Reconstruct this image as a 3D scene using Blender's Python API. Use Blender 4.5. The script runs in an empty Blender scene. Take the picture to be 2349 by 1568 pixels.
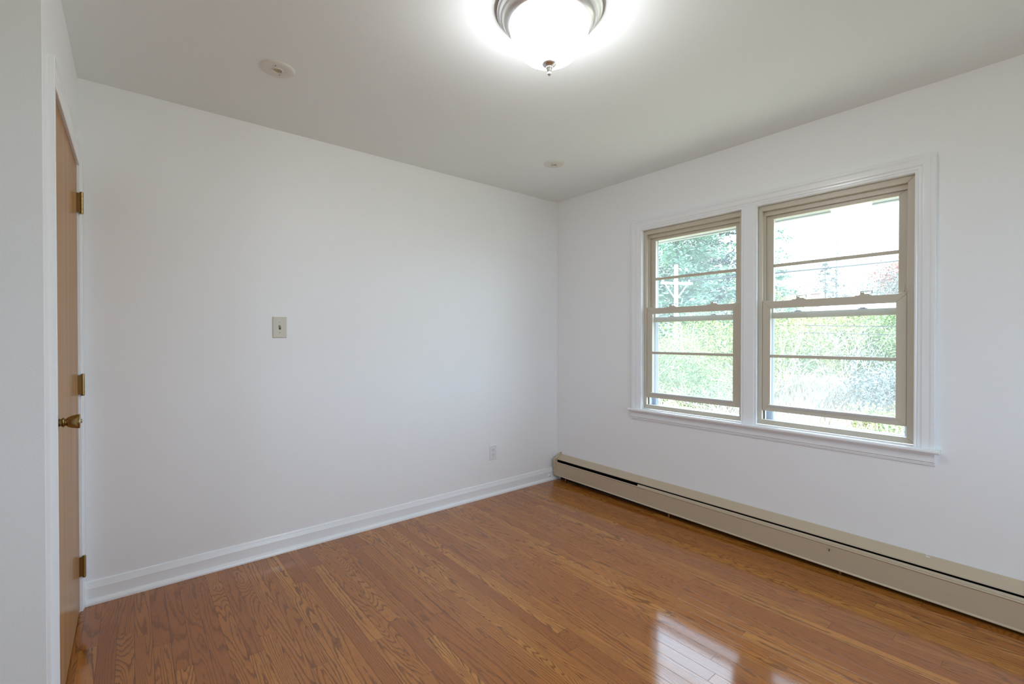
import bpy, bmesh, math, random
from mathutils import Vector, Matrix

scene = bpy.context.scene
COL = scene.collection
R = math.radians
H = 2.44                 # ceiling height
L = 3.107                # length of the wall with the light switch

# ------------------------------------------------------------------ camera
cam_d = bpy.data.cameras.new('camera')
cam = bpy.data.objects.new('camera', cam_d)
COL.objects.link(cam)
cam_d.sensor_fit = 'HORIZONTAL'
cam_d.sensor_width = 36.0
cam_d.lens = 1059.85 / 2349 * 36.0
cam_d.clip_start = 0.02
cam_d.clip_end = 500
_yaw, _pit, _rol = 0.88244, -0.00771, -0.00047
_f = Vector((math.cos(_yaw) * math.cos(_pit), math.sin(_yaw) * math.cos(_pit), math.sin(_pit)))
_r = Vector((math.sin(_yaw), -math.cos(_yaw), 0))
_u = _r.cross(_f)
_r2 = _r * math.cos(_rol) + _u * math.sin(_rol)
_u2 = _u * math.cos(_rol) - _r * math.sin(_rol)
cam.matrix_world = Matrix(((_r2.x, _u2.x, -_f.x, -2.9193), (_r2.y, _u2.y, -_f.y, -2.9209),
                           (_r2.z, _u2.z, -_f.z, 1.2395), (0, 0, 0, 1)))
scene.camera = cam

# ------------------------------------------------------------------ sky, sun, exposure
world = bpy.data.worlds.new('sky')
scene.world = world
world.use_nodes = True
_bg = world.node_tree.nodes['Background']
_bg.inputs['Color'].default_value = (0.72, 0.91, 1.14, 1)
_bg.inputs['Strength'].default_value = 3.6
try:
    world.cycles.sampling_method = 'AUTOMATIC'
except Exception:
    pass

sun_d = bpy.data.lights.new('sun', 'SUN')
sun_d.energy = 4.5
sun_d.angle = R(3)
sun_d.color = (1.0, 0.98, 0.94)
sun = bpy.data.objects.new('sun', sun_d)
COL.objects.link(sun)
sun.rotation_euler = Vector((0.10, -0.74, -0.66)).to_track_quat('-Z', 'Y').to_euler()
sun.location = (-2, 9, 9)

# window openings, real and added, told to the sampler so that the daylight comes in with less noise
for _n, _loc, _dir, _w, _h in (('daylight_portal', (0.139, -1.660, 1.368), (-1, 0, 0), 1.55, 1.33),
                               ('daylight_portal', (-1.55, -4.419, 1.40), (0, 1, 0), 1.30, 1.32),
                               ('daylight_portal', (-4.619, -3.375, 1.40), (1, 0, 0), 0.85, 1.32)):
    _d = bpy.data.lights.new(_n, 'AREA')
    _d.shape = 'RECTANGLE'
    _d.size, _d.size_y = _w, _h
    _d.cycles.is_portal = True
    _o = bpy.data.objects.new(_n, _d)
    COL.objects.link(_o)
    _o.location = _loc
    _o.rotation_euler = Vector(_dir).to_track_quat('-Z', 'Y').to_euler()

vs = scene.view_settings
scene.display_settings.display_device = 'sRGB'
vs.view_transform = 'Standard'
vs.look = 'None'
vs.gamma = 1.0
vs.use_curve_mapping = False
vs.exposure = 1.12
cy = scene.cycles
cy.use_denoising = True
cy.max_bounces = 10
cy.diffuse_bounces = 8
cy.glossy_bounces = 5
cy.transparent_max_bounces = 16
cy.sample_clamp_indirect = 6.0
cy.caustics_reflective = False
cy.caustics_refractive = False


# ------------------------------------------------------------------ tagging
def tag(o, label=None, cat=None, group=None, kind=None):
    if label: o['label'] = label
    if cat: o['category'] = cat
    if group: o['group'] = group
    if kind: o['kind'] = kind
    return o


def thing(name, loc, label, cat, group=None, kind=None):
    o = bpy.data.objects.new(name, None)
    o.empty_display_size = 0.1
    COL.objects.link(o)
    o.location = loc
    return tag(o, label, cat, group, kind)


# ------------------------------------------------------------------ materials
class NT:
    def __init__(self, name):
        self.m = bpy.data.materials.new(name)
        self.m.use_nodes = True
        self.t = self.m.node_tree
        self.p = self.t.nodes['Principled BSDF']

    def n(self, typ, **kw):
        nd = self.t.nodes.new(typ)
        for k, v in kw.items():
            setattr(nd, k, v)
        return nd

    def link(self, a, b):
        self.t.links.new(a, b)

    def put(self, sock, v):
        if isinstance(v, bpy.types.NodeSocket):
            self.link(v, sock)
        else:
            sock.default_value = v

    def math(self, op, a, b=None, c=None, clamp=False):
        nd = self.n('ShaderNodeMath', operation=op, use_clamp=clamp)
        self.put(nd.inputs[0], a)
        if b is not None: self.put(nd.inputs[1], b)
        if c is not None: self.put(nd.inputs[2], c)
        return nd.outputs[0]

    def step(self, v, a, b, lo=0.0, hi=1.0):
        nd = self.n('ShaderNodeMapRange', interpolation_type='SMOOTHSTEP')
        self.put(nd.inputs[0], v)
        nd.inputs[1].default_value = a
        nd.inputs[2].default_value = b
        nd.inputs[3].default_value = lo
        nd.inputs[4].default_value = hi
        return nd.outputs[0]

    def xyz(self, x, y, z):
        nd = self.n('ShaderNodeCombineXYZ')
        for i, v in enumerate((x, y, z)):
            self.put(nd.inputs[i], v)
        return nd.outputs[0]

    def sep(self, v):
        nd = self.n('ShaderNodeSeparateXYZ')
        self.link(v, nd.inputs[0])
        return nd.outputs

    def coords(self, which='Object'):
        return self.n('ShaderNodeTexCoord').outputs[which]

    def noise(self, v, scale, detail=2.0, rough=0.5, dist=0.0):
        nd = self.n('ShaderNodeTexNoise')
        if v is not None: self.link(v, nd.inputs['Vector'])
        nd.inputs['Scale'].default_value = scale
        nd.inputs['Detail'].default_value = detail
        nd.inputs['Roughness'].default_value = rough
        nd.inputs['Distortion'].default_value = dist
        return nd.outputs['Fac']

    def white(self, v):
        nd = self.n('ShaderNodeTexWhiteNoise', noise_dimensions='3D')
        self.link(v, nd.inputs['Vector'])
        return nd.outputs

    def mix(self, fac, a, b):
        nd = self.n('ShaderNodeMix', data_type='RGBA')
        self.put(nd.inputs[0], fac)
        self.put(nd.inputs[6], a)
        self.put(nd.inputs[7], b)
        return nd.outputs[2]

    def ramp(self, fac, stops):
        nd = self.n('ShaderNodeValToRGB')
        self.link(fac, nd.inputs[0])
        el = nd.color_ramp.elements
        while len(el) < len(stops): el.new(0.5)
        for e, (p, c) in zip(el, stops):
            e.position = p
            e.color = (*c, 1)
        return nd.outputs[0]

    def bump(self, h, strength, dist):
        nd = self.n('ShaderNodeBump')
        self.link(h, nd.inputs['Height'])
        nd.inputs['Strength'].default_value = strength
        nd.inputs['Distance'].default_value = dist
        self.link(nd.outputs[0], self.p.inputs['Normal'])

    def set(self, **kw):
        for k, v in kw.items():
            self.put(self.p.inputs[k.replace('_', ' ')], v)
        return self


def rgba(c): return (c[0], c[1], c[2], 1.0)


def paint(name, col, rough=0.5, bump=0.15, scale=260.0, dist=0.0006, spec=0.5, var=0.02):
    k = NT(name)
    co = k.coords()
    n1 = k.noise(co, 1.7, 2.0)
    c2 = tuple(max(0, x * (1 - var)) for x in col)
    k.set(Base_Color=k.mix(n1, rgba(col), rgba(c2)), Roughness=rough)
    k.p.inputs['Specular IOR Level'].default_value = spec
    if bump:
        k.bump(k.noise(co, scale, 2.0), bump, dist)
    return k.m


def metal(name, col, rough=0.3, brushed=0.0):
    k = NT(name)
    co = k.coords()
    n1 = k.noise(co, 60.0, 3.0)
    if brushed:
        k.set(Base_Color=k.mix(n1, rgba(col), rgba(tuple(x * 0.96 for x in col))), Metallic=1.0, Roughness=rough)
        return k.m
    k.set(Base_Color=k.mix(n1, rgba(col), rgba(tuple(x * 0.82 for x in col))), Metallic=1.0,
          Roughness=k.step(n1, 0.3, 0.7, rough * 0.8, rough * 1.25))
    return k.m


def glass(name, veil):
    k = NT(name)
    k.t.nodes.remove(k.p)
    out = k.t.nodes['Material Output']
    tr = k.n('ShaderNodeBsdfTransparent')
    tr.inputs[0].default_value = (0.975, 0.99, 0.985, 1)
    gl = k.n('ShaderNodeBsdfGlossy')
    gl.inputs['Roughness'].default_value = 0.0
    lw = k.n('ShaderNodeLayerWeight')
    lw.inputs[0].default_value = 0.5
    refl = k.math('ADD', 0.038, k.math('MULTIPLY', 0.92, k.math('POWER', lw.outputs['Facing'], 5.0)))
    haze_bsdf = k.n('ShaderNodeBsdfTranslucent')  # translucent share lays a pale glare haze over the view
    haze_bsdf.inputs[0].default_value = (0.90, 0.95, 0.95, 1)
    haze_mix = k.n('ShaderNodeMixShader')
    k.put(haze_mix.inputs[0], k.step(k.noise(k.coords(), 2.3, 3.0), 0.3, 0.7, veil * 0.85, veil * 1.15))
    k.link(tr.outputs[0], haze_mix.inputs[1])
    k.link(haze_bsdf.outputs[0], haze_mix.inputs[2])
    mx = k.n('ShaderNodeMixShader')
    k.link(refl, mx.inputs[0])
    k.link(haze_mix.outputs[0], mx.inputs[1])
    k.link(gl.outputs[0], mx.inputs[2])
    k.link(mx.outputs[0], out.inputs[0])
    return k.m


def oak_floor():
    k = NT('oak_strip_floor')
    x, y, z = k.sep(k.coords())
    W, LEN = 0.0572, 0.95
    xr = k.math('DIVIDE', x, W)
    row = k.math('FLOOR', xr)
    rr = k.white(k.xyz(row, 3.7, 0.0))[0]
    warp = k.noise(k.xyz(k.math('MULTIPLY', row, 3.17), k.math('MULTIPLY', y, 0.45), 0.0), 1.0, 0.0)
    yy = k.math('ADD', k.math('ADD', k.math('DIVIDE', y, LEN), k.math('MULTIPLY', rr, 9.0)),
                k.math('MULTIPLY', warp, 1.3))
    idx = k.math('FLOOR', yy)
    wid = k.white(k.xyz(row, idx, 1.3))
    val = wid[0]
    cr, cg, cb = k.sep(wid[1])
    fx = k.math('FRACT', xr)
    fy = k.math('FRACT', yy)
    gx = k.math('MULTIPLY', k.math('MINIMUM', fx, k.math('SUBTRACT', 1.0, fx)), W)
    gy = k.math('MULTIPLY', k.math('MINIMUM', fy, k.math('SUBTRACT', 1.0, fy)), LEN)
    gap = k.math('MINIMUM', gx, k.math('MULTIPLY', gy, 1.0))
    gapm = k.step(gap, 0.0002, 0.0011, 1.0, 0.0)
    # growth rings: contour lines of a stretched noise field, different in each board
    ox = k.math('ADD', x, k.math('MULTIPLY', cr, 40.0))
    oy = k.math('ADD', k.math('MULTIPLY', y, k.math('ADD', 0.035, k.math('MULTIPLY', k.math('POWER', cg, 2.0), 0.13))),
                k.math('MULTIPLY', cg, 40.0))
    field = k.noise(k.xyz(ox, oy, k.math('MULTIPLY', cb, 20.0)), 8.5, 2.2, 0.42, 0.2)
    fine = k.noise(k.xyz(k.math('MULTIPLY', x, 3.0), k.math('MULTIPLY', y, 0.5), cb), 42.0, 2.0)
    rings = k.math('FRACT', k.math('ADD', k.math('MULTIPLY', field, k.math('ADD', 24.0, k.math('MULTIPLY', cb, 26.0))),
                                   k.math('MULTIPLY', fine, 0.7)))
    late = k.math('MULTIPLY', k.step(rings, 0.48, 0.84), k.step(rings, 0.90, 1.0, 1.0, 0.0))
    pores = k.noise(k.xyz(k.math('MULTIPLY', ox, 620.0), k.math('MULTIPLY', y, 22.0), cb), 1.0, 2.0)
    porem = k.step(pores, 0.52, 0.72)
    blotch = k.noise(k.xyz(ox, k.math('MULTIPLY', y, 0.5), cb), 7.0, 2.0)
    base = k.ramp(val, [(0.0, (0.345, 0.112, 0.021)), (0.3, (0.385, 0.133, 0.024)), (0.55, (0.422, 0.152, 0.027)),
                        (0.8, (0.455, 0.172, 0.031)), (1.0, (0.51, 0.208, 0.040))])
    base = k.mix(k.step(blotch, 0.35, 0.75, 0.0, 0.35), base, rgba((0.33, 0.112, 0.022)))
    dark = k.mix(0.70, base, rgba((0.090, 0.026, 0.007)))
    lf = k.math('MULTIPLY', late, k.math('ADD', 0.55, k.math('MULTIPLY', cr, 0.45)))
    c = k.mix(lf, base, dark)
    c = k.mix(k.math('MULTIPLY', porem, 0.38), c, rgba((0.11, 0.036, 0.014)))
    c = k.mix(k.math('MULTIPLY', gapm, 0.72), c, rgba((0.04, 0.014, 0.006)))
    k.set(Base_Color=c)
    wear = k.noise(k.coords(), 3.0, 3.0)
    k.set(Roughness=k.step(wear, 0.3, 0.75, 0.20, 0.30))
    k.p.inputs['Specular IOR Level'].default_value = 0.0
    k.p.inputs['Coat Weight'].default_value = 1.0
    k.p.inputs['Coat Roughness'].default_value = 0.10
    k.p.inputs['Coat IOR'].default_value = 1.57
    hgt = k.math('SUBTRACT', k.math('MULTIPLY', k.noise(k.xyz(k.math('MULTIPLY', x, 4.0), y, 0.0), 9.0, 3.0), 0.12),
                 k.math('ADD', k.math('MULTIPLY', gapm, 0.9), k.math('MULTIPLY', lf, 0.07)))
    k.bump(hgt, 0.16, 0.0014)
    b = [n for n in k.t.nodes if n.type == 'BUMP'][0]
    k.link(b.outputs[0], k.p.inputs['Coat Normal'])
    return k.m


def door_wood():
    k = NT('varnished_birch_door')
    x, y, z = k.sep(k.coords())
    f = k.noise(k.xyz(k.math('MULTIPLY', y, 9.0), k.math('MULTIPLY', x, 4.0), k.math('MULTIPLY', z, 0.45)), 1.6, 3.0, 0.5, 0.4)
    g = k.noise(k.xyz(k.math('MULTIPLY', y, 70.0), 0.0, k.math('MULTIPLY', z, 1.6)), 1.0, 4.0, 0.6, 0.6)
    c = k.ramp(f, [(0.25, (0.37, 0.195, 0.085)), (0.5, (0.43, 0.24, 0.108)), (0.75, (0.48, 0.285, 0.138))])
    c = k.mix(k.step(g, 0.35, 0.85, 0.0, 0.22), c, rgba((0.34, 0.17, 0.075)))
    k.set(Base_Color=c, Roughness=0.32)
    k.p.inputs['Specular IOR Level'].default_value = 0.0
    k.p.inputs['Coat Weight'].default_value = 0.34
    k.p.inputs['Coat IOR'].default_value = 1.4
    k.p.inputs['Coat Roughness'].default_value = 0.10
    return k.m


def glow(name, col, strength):
    k = NT(name)
    k.set(Base_Color=rgba((0.9, 0.9, 0.9)), Roughness=0.3)
    n1 = k.noise(k.coords(), 9.0, 3.0)
    k.p.inputs['Emission Color'].default_value = rgba(col)
    k.put(k.p.inputs['Emission Strength'], k.step(n1, 0.3, 0.7, strength * 0.95, strength))
    return k.m


def leafy(name, c1, c2, c3, scale=3.0, rough=0.6, trans=0.0):
    k = NT(name)
    co = k.coords()
    n1 = k.noise(co, scale, 3.0, 0.7)
    k.set(Base_Color=k.ramp(n1, [(0.3, c1), (0.5, c2), (0.7, c3)]), Roughness=rough)
    k.p.inputs['Specular IOR Level'].default_value = 0.2
    return k.m


def plain(name, col, rough=0.5, spec=0.5):
    k = NT(name)
    n1 = k.noise(k.coords(), 40.0, 2.0)
    k.set(Base_Color=k.mix(n1, rgba(col), rgba(tuple(c * 0.93 for c in col))), Roughness=rough)
    k.p.inputs['Specular IOR Level'].default_value = spec
    return k.m


M = {}
M['wall'] = paint('white_wall_paint', (0.865, 0.875, 0.89), 0.45, 0.10, 300.0, 0.0005)
M['hallwall'] = paint('stippled_wall_paint', (0.79, 0.80, 0.80), 0.5, 0.22, 170.0, 0.0012)
M['ceiling'] = paint('flat_ceiling_paint', (0.85, 0.885, 0.89), 0.85, 0.25, 380.0, 0.0006, 0.2)
M['trim'] = paint('semigloss_white_trim', (0.85, 0.865, 0.885), 0.22, 0.05, 60.0, 0.0004)
M['floor'] = oak_floor()
M['door'] = door_wood()
M['taupe'] = paint('taupe_vinyl', (0.575, 0.52, 0.425), 0.35, 0.05, 200.0, 0.0003)
M['storm'] = paint('weathered_white_aluminium', (0.46, 0.51, 0.56), 0.4, 0.05, 90.0, 0.0003)
M['beige'] = paint('beige_enamel', (0.53, 0.435, 0.315), 0.33, 0.04, 120.0, 0.0003)
M['rail_highlight'] = paint('highlight_rail_paint', (0.66, 0.65, 0.63), 0.22, 0.03, 120.0, 0.0003)  # paler than the sash: sky highlight of the lift rail put into its colour
M['black'] = plain('heater_shade_black', (0.012, 0.011, 0.010), 0.7, 0.2)  # near-black stands in for shade inside and below the heater
M['rubber'] = plain('black_weatherstrip', (0.03, 0.03, 0.032), 0.6)
M['fin'] = metal('aluminium_fin', (0.10, 0.10, 0.10), 0.5)
M['nickel'] = metal('brushed_nickel', (0.78, 0.77, 0.75), 0.33, 1.0)
M['steel'] = metal('zinc_latch', (0.34, 0.35, 0.37), 0.3)
M['brass'] = metal('aged_brass', (0.36, 0.245, 0.10), 0.22, 1.0)
M['brass_light'] = metal('polished_brass_face', (0.66, 0.57, 0.40), 0.22)
M['ivory'] = plain('ivory_plastic', (0.62, 0.585, 0.48), 0.35)
M['ivory_dark'] = plain('yellowed_plastic', (0.44, 0.38, 0.25), 0.35)
M['white_plastic'] = plain('white_plastic', (0.80, 0.81, 0.83), 0.3)
M['plate'] = plain('off_white_plate', (0.76, 0.75, 0.70), 0.4)
M['cream'] = plain('cream_plastic', (0.60, 0.55, 0.43), 0.4)
M['slot'] = plain('slot_dark', (0.04, 0.04, 0.04), 0.6)
M['glass'] = glass('glare_veiled_glass', 0.06)  # veiling glare of the bright outdoors mixed into the pane
M['clear'] = glass('clear_window_glass', 0.01)
M['bowl'] = glow('frosted_glass_bowl', (0.98, 1.0, 1.02), 14.5)
M['soffit'] = paint('painted_soffit', (0.42, 0.44, 0.43), 0.6, 0.05)


# ------------------------------------------------------------------ mesh builder
class MB:
    def __init__(self):
        self.v, self.f, self.s = [], [], []

    def add(self, verts, faces, smooth=False):
        b = len(self.v)
        self.v += [tuple(p) for p in verts]
        self.f += [tuple(b + i for i in q) for q in faces]
        self.s += [smooth] * len(faces)
        return self

    def box(self, x0, x1, y0, y1, z0, z1):
        x0, x1 = min(x0, x1), max(x0, x1)
        y0, y1 = min(y0, y1), max(y0, y1)
        z0, z1 = min(z0, z1), max(z0, z1)
        v = [(x0, y0, z0), (x1, y0, z0), (x1, y1, z0), (x0, y1, z0),
             (x0, y0, z1), (x1, y0, z1), (x1, y1, z1), (x0, y1, z1)]
        return self.add(v, [(0, 3, 2, 1), (4, 5, 6, 7), (0, 1, 5, 4), (1, 2, 6, 5), (2, 3, 7, 6), (3, 0, 4, 7)])

    def prism(self, poly, fn, t0, t1, smooth=False, f1=None):
        """poly: 2D points, fn(p, t) -> 3D; closed prism between t0 and t1"""
        n = len(poly)
        a = [fn(p, t0) for p in poly]
        b = [(f1 or fn)(p, t1) for p in poly]
        fs = [(i, (i + 1) % n, n + (i + 1) % n, n + i) for i in range(n)]
        self.add(a + b, fs, smooth)
        base = len(self.v) - 2 * n
        self.f += [tuple(base + i for i in reversed(range(n))), tuple(base + n + i for i in range(n))]
        self.s += [False, False]
        return self

    def lathe(self, prof, centre, axis='z', n=48, smooth=True):
        cx, cy_, cz = centre
        vs_, fs = [], []
        for (r, h) in prof:
            for i in range(n):
                a = 2 * math.pi * i / n
                p, q = r * math.cos(a), r * math.sin(a)
                if axis == 'z': vs_.append((cx + p, cy_ + q, cz + h))
                elif axis == 'x': vs_.append((cx + h, cy_ + p, cz + q))
                else: vs_.append((cx + p, cy_ + h, cz + q))
        for j in range(len(prof) - 1):
            for i in range(n):
                k = (i + 1) % n
                fs.append((j * n + i, j * n + k, (j + 1) * n + k, (j + 1) * n + i))
        return self.add(vs_, fs, smooth)

    def tube(self, pts, r, n=8, r2=None, cap=True):
        pts = [Vector(p) for p in pts]
        m = len(pts)
        vs_, fs = [], []
        for i, p in enumerate(pts):
            d = (pts[min(i + 1, m - 1)] - pts[max(i - 1, 0)]).normalized()
            up = Vector((0, 0, 1)) if abs(d.z) < 0.95 else Vector((1, 0, 0))
            a = d.cross(up).normalized()
            b = a.cross(d)
            rr = r if r2 is None else r + (r2 - r) * i / (m - 1)
            for k in range(n):
                t = 2 * math.pi * k / n
                vs_.append(p + a * rr * math.cos(t) + b * rr * math.sin(t))
        for i in range(m - 1):
            for k in range(n):
                q = (k + 1) % n
                fs.append((i * n + k, i * n + q, (i + 1) * n + q, (i + 1) * n + k))
        if cap:
            fs.append(tuple(reversed(range(n))))
            fs.append(tuple((m - 1) * n + k for k in range(n)))
        return self.add(vs_, fs, True)

    def build(self, name, mat, parent=None, bevel=0.0, seg=2, origin=None, angle=35, fix=True):
        me = bpy.data.meshes.new(name)
        v = self.v
        o = bpy.data.objects.new(name, me)
        off = Vector((0, 0, 0))
        if parent is not None:
            q = parent
            while q is not None:
                off += Vector(q.location)
                q = q.parent
        org = Vector(origin) if origin is not None else off
        v = [(p[0] - org.x, p[1] - org.y, p[2] - org.z) for p in v]
        me.from_pydata(v, [], self.f)
        for i, s in enumerate(self.s):
            me.polygons[i].use_smooth = s
        if fix:
            bm = bmesh.new()
            bm.from_mesh(me)
            bmesh.ops.recalc_face_normals(bm, faces=bm.faces)
            bm.to_mesh(me)
            bm.free()
        if any(self.s):
            me.set_sharp_from_angle(angle=R(42))
        me.materials.append(mat)
        COL.objects.link(o)
        if parent is not None:
            o.parent = parent
            o.location = org - off
        else:
            o.location = org
        if bevel:
            b = o.modifiers.new('edge', 'BEVEL')
            b.width = bevel
            b.segments = seg
            b.limit_method = 'ANGLE'
            b.angle_limit = R(angle)
        return o


def portal_run(m, prof, u0, u1, v0, v1, fn):
    """moulding up the left side, mitred over the top and down the right; prof = [(w outward, t proud)]"""
    n = len(prof)
    ring = []
    for (w, t) in prof:
        ring.append([fn(u0 - w, v0, t), fn(u0 - w, v1 + w, t), fn(u1 + w, v1 + w, t), fn(u1 + w, v0, t)])
    vs_ = [p for r_ in ring for p in r_]
    fs = []
    for i in range(n):
        j = (i + 1) % n
        for k in range(3):
            fs.append((i * 4 + k, i * 4 + k + 1, j * 4 + k + 1, j * 4 + k))
    fs.append(tuple(i * 4 for i in range(n)))
    fs.append(tuple(i * 4 + 3 for i in reversed(range(n))))
    return m.add(vs_, fs)


def mitred_ring(m, x0, x1, yo, zo, yi, zi, gap=0.0003):
    """four mitred members around an opening in a plane x = const; yo/zo outer ranges, yi/zi inner ranges"""
    (a0, a1), (c0, c1) = yo, zo
    (b0, b1), (d0, d1) = yi, zi
    g = gap
    quads = [[(a0, c0 + g), (a0, c1 - g), (b0, d1 - g), (b0, d0 + g)],
             [(a1, c0 + g), (b1, d0 + g), (b1, d1 - g), (a1, c1 - g)],
             [(a0 + g, c1), (a1 - g, c1), (b1 - g, d1), (b0 + g, d1)],
             [(a0 + g, c0), (b0 + g, d0), (b1 - g, d0), (a1 - g, c0)]]
    for q in quads:
        m.prism(q, lambda p, t: (t, p[0], p[1]), x0, x1)
    return m


# ================================================================== SETTING
XH, YF = -4.5, -4.3      # far ends of the space behind the camera
o = MB().box(XH - 0.12, 0.14, YF - 0.12, 0.12, -0.06, 0.0).build('floor', M['floor'])
tag(o, 'varnished oak strip floor of the empty room', 'floor', kind='structure')
o = MB().box(XH - 0.12, 0.14, YF - 0.12, 0.12, H, H + 0.16).build('ceiling', M['ceiling'])
tag(o, 'plain flat warm grey ceiling above the room', 'ceiling', kind='structure')
o = MB().box(-L - 0.12, 0.14, 0.0, 0.12, 0.0, H).build('wall_back', M['wall'])
tag(o, 'long white wall that carries the light switch and the outlet', 'wall', kind='structure')

WY0, WY1, WZ0, WZ1 = -2.436, -0.885, 0.700, 2.036     # rough opening of the double window
m = MB()
m.box(0, 0.14, YF, 0.0, 0, WZ0).box(0, 0.14, YF, 0.0, WZ1, H)
m.box(0, 0.14, WY1, 0.0, WZ0, WZ1).box(0, 0.14, YF, WY0, WZ0, WZ1)
o = m.build('wall_right', M['wall'])
tag(o, 'white wall with the double window and the baseboard heater', 'wall', kind='structure')

# door wall: solid behind the door leaf, the opening is a recess
DY0, DY1, DZ = -0.940, -0.064, 2.030
m = MB()
m.box(-L - 0.12, -L, -1.10, DY0, 0, H).box(-L - 0.12, -L, DY1, 0.0, 0, H).box(-L - 0.12, -L, DY0, DY1, DZ, H)
m.box(-L - 0.12, -L - 0.075, DY0, DY1, 0, DZ)
o = m.build('wall_left', M['wall'], bevel=0.002)
tag(o, 'short white wall on the left that holds the wooden door', 'wall', kind='structure')
o = MB().box(XH, -L - 0.12, -1.10, -0.98, 0, H).build('wall_hall', M['hallwall'])
tag(o, 'grey stippled wall face at the far left edge of the picture', 'wall', kind='structure')
# the left wall turns this corner: skin of the return in the stippled paint
o = MB().box(-L - 0.1198, -L - 0.0016, -1.1012, -1.0995, 0, H).build('wall_corner', M['hallwall'])
tag(o, 'stippled return of the door wall, facing the viewer at the left edge', 'wall', kind='structure')
BZ0, BZ1 = 0.74, 2.06     # fill windows added to the two unseen walls to brighten the room
m = MB().box(XH - 0.12, XH, YF, -0.98, 0, BZ0).box(XH - 0.12, XH, YF, -0.98, BZ1, H)
m.box(XH - 0.12, XH, YF, -3.80, BZ0, BZ1).box(XH - 0.12, XH, -2.95, -0.98, BZ0, BZ1)
o = m.build('wall_far', M['wall'])
tag(o, 'plain white wall of the entry, behind the viewer on the left', 'wall', kind='structure')
m = MB().box(XH - 0.12, 0.14, YF - 0.12, YF, 0, BZ0).box(XH - 0.12, 0.14, YF - 0.12, YF, BZ1, H)
m.box(XH - 0.12, -2.2, YF - 0.12, YF, BZ0, BZ1).box(-0.9, 0.14, YF - 0.12, YF, BZ0, BZ1)
o = m.build('wall_front', M['wall'])
tag(o, 'plain white wall behind the viewer', 'wall', kind='structure')

# baseboard with cap band and shoe moulding
bp_ = [(0.0, 0.0), (0.030, 0.0), (0.0295, 0.008), (0.027, 0.014), (0.022, 0.019), (0.0145, 0.022), (0.0135, 0.024),
       (0.0135, 0.0725), (0.0128, 0.0740), (0.0095, 0.0860), (0.0090, 0.0872), (0.0055, 0.101), (0.003, 0.104), (0.0, 0.104)]
o = MB().prism(bp_, lambda p, t: (t, -p[0], p[1]), -L + 0.0155, -0.0005).build('baseboard_back', M['trim'])
tag(o, 'white baseboard with a banded cap and shoe moulding along the long wall', 'baseboard', kind='structure')

# window casing
cp = [(0.0, 0.0), (0.0, 0.0095), (0.003, 0.0115), (0.007, 0.0115), (0.010, 0.0095), (0.0125, 0.0095), (0.0145, 0.0125),
      (0.022, 0.0128), (0.027, 0.0140), (0.030, 0.0162), (0.034, 0.0165), (0.056, 0.0165), (0.060, 0.0180),
      (0.064, 0.0190), (0.076, 0.0190), (0.078, 0.0175), (0.078, 0.0)]
m = MB()
portal_run(m, cp, -2.432, -0.887, 0.719, 2.034, lambda u, v, t: (-t, u, v))
mc = [(-1.706, 0.0), (-1.706, 0.010), (-1.703, 0.012), (-1.699, 0.012), (-1.697, 0.0095), (-1.6935, 0.0095), (-1.6915, 0.013),
      (-1.689, 0.0145), (-1.6300, 0.0145), (-1.628, 0.013), (-1.6255, 0.0095), (-1.622, 0.0095), (-1.620, 0.012), (-1.616, 0.012),
      (-1.613, 0.010), (-1.613, 0.0)]
m.prism(mc, lambda p, t: (-p[1], p[0], t), 0.719, 2.040)
# jamb boards lining the opening, the post between the windows
m.box(0.0, 0.13, -0.8895, -0.8855, 0.72, 2.034).box(0.0, 0.13, -2.4355, -2.431, 0.72, 2.034)
m.box(0.0, 0.13, -2.4355, -0.8855, 2.0335, 2.0358).box(0.0, 0.13, -1.700, -1.621, 0.72, 2.034)
o = m.build('trim_1', M['trim'])
tag(o, 'white moulded casing and center post around the double window', 'window trim', kind='structure')

# stool and apron
m = MB()
nose = [(0.019, 0.700), (0.019, 0.7195), (-0.040, 0.7195), (-0.046, 0.7180), (-0.0495, 0.7140), (-0.0505, 0.7085),
        (-0.0490, 0.7035), (-0.0455, 0.7005), (-0.040, 0.6990), (0.0, 0.6990)]
m.prism(nose, lambda p, t: (p[0], t, p[1]), -2.4305, -0.8905)
nose2 = [p if p[0] < 0.001 else (-0.0005, p[1]) for p in nose]
m.prism(nose2, lambda p, t: (p[0], t, p[1]), -2.530, -2.4306).prism(nose2, lambda p, t: (p[0], t, p[1]), -0.8904, -0.797)
ap = [(0.0, 0.6985), (-0.030, 0.6985), (-0.030, 0.692), (-0.027, 0.6885), (-0.0185, 0.6885), (-0.0185, 0.656), (-0.0165, 0.653),
      (-0.0120, 0.650), (-0.0135, 0.6465), (-0.0095, 0.6425), (-0.0105, 0.6395), (-0.006, 0.637), (0.0, 0.637)]
m.prism(ap, lambda p, t: (p[0], t, p[1]), -2.510, -0.804)
o = m.build('trim_2', M['trim'])
tag(o, 'white window stool with rounded nose and stepped apron below the double window', 'window sill', kind='structure')

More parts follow.
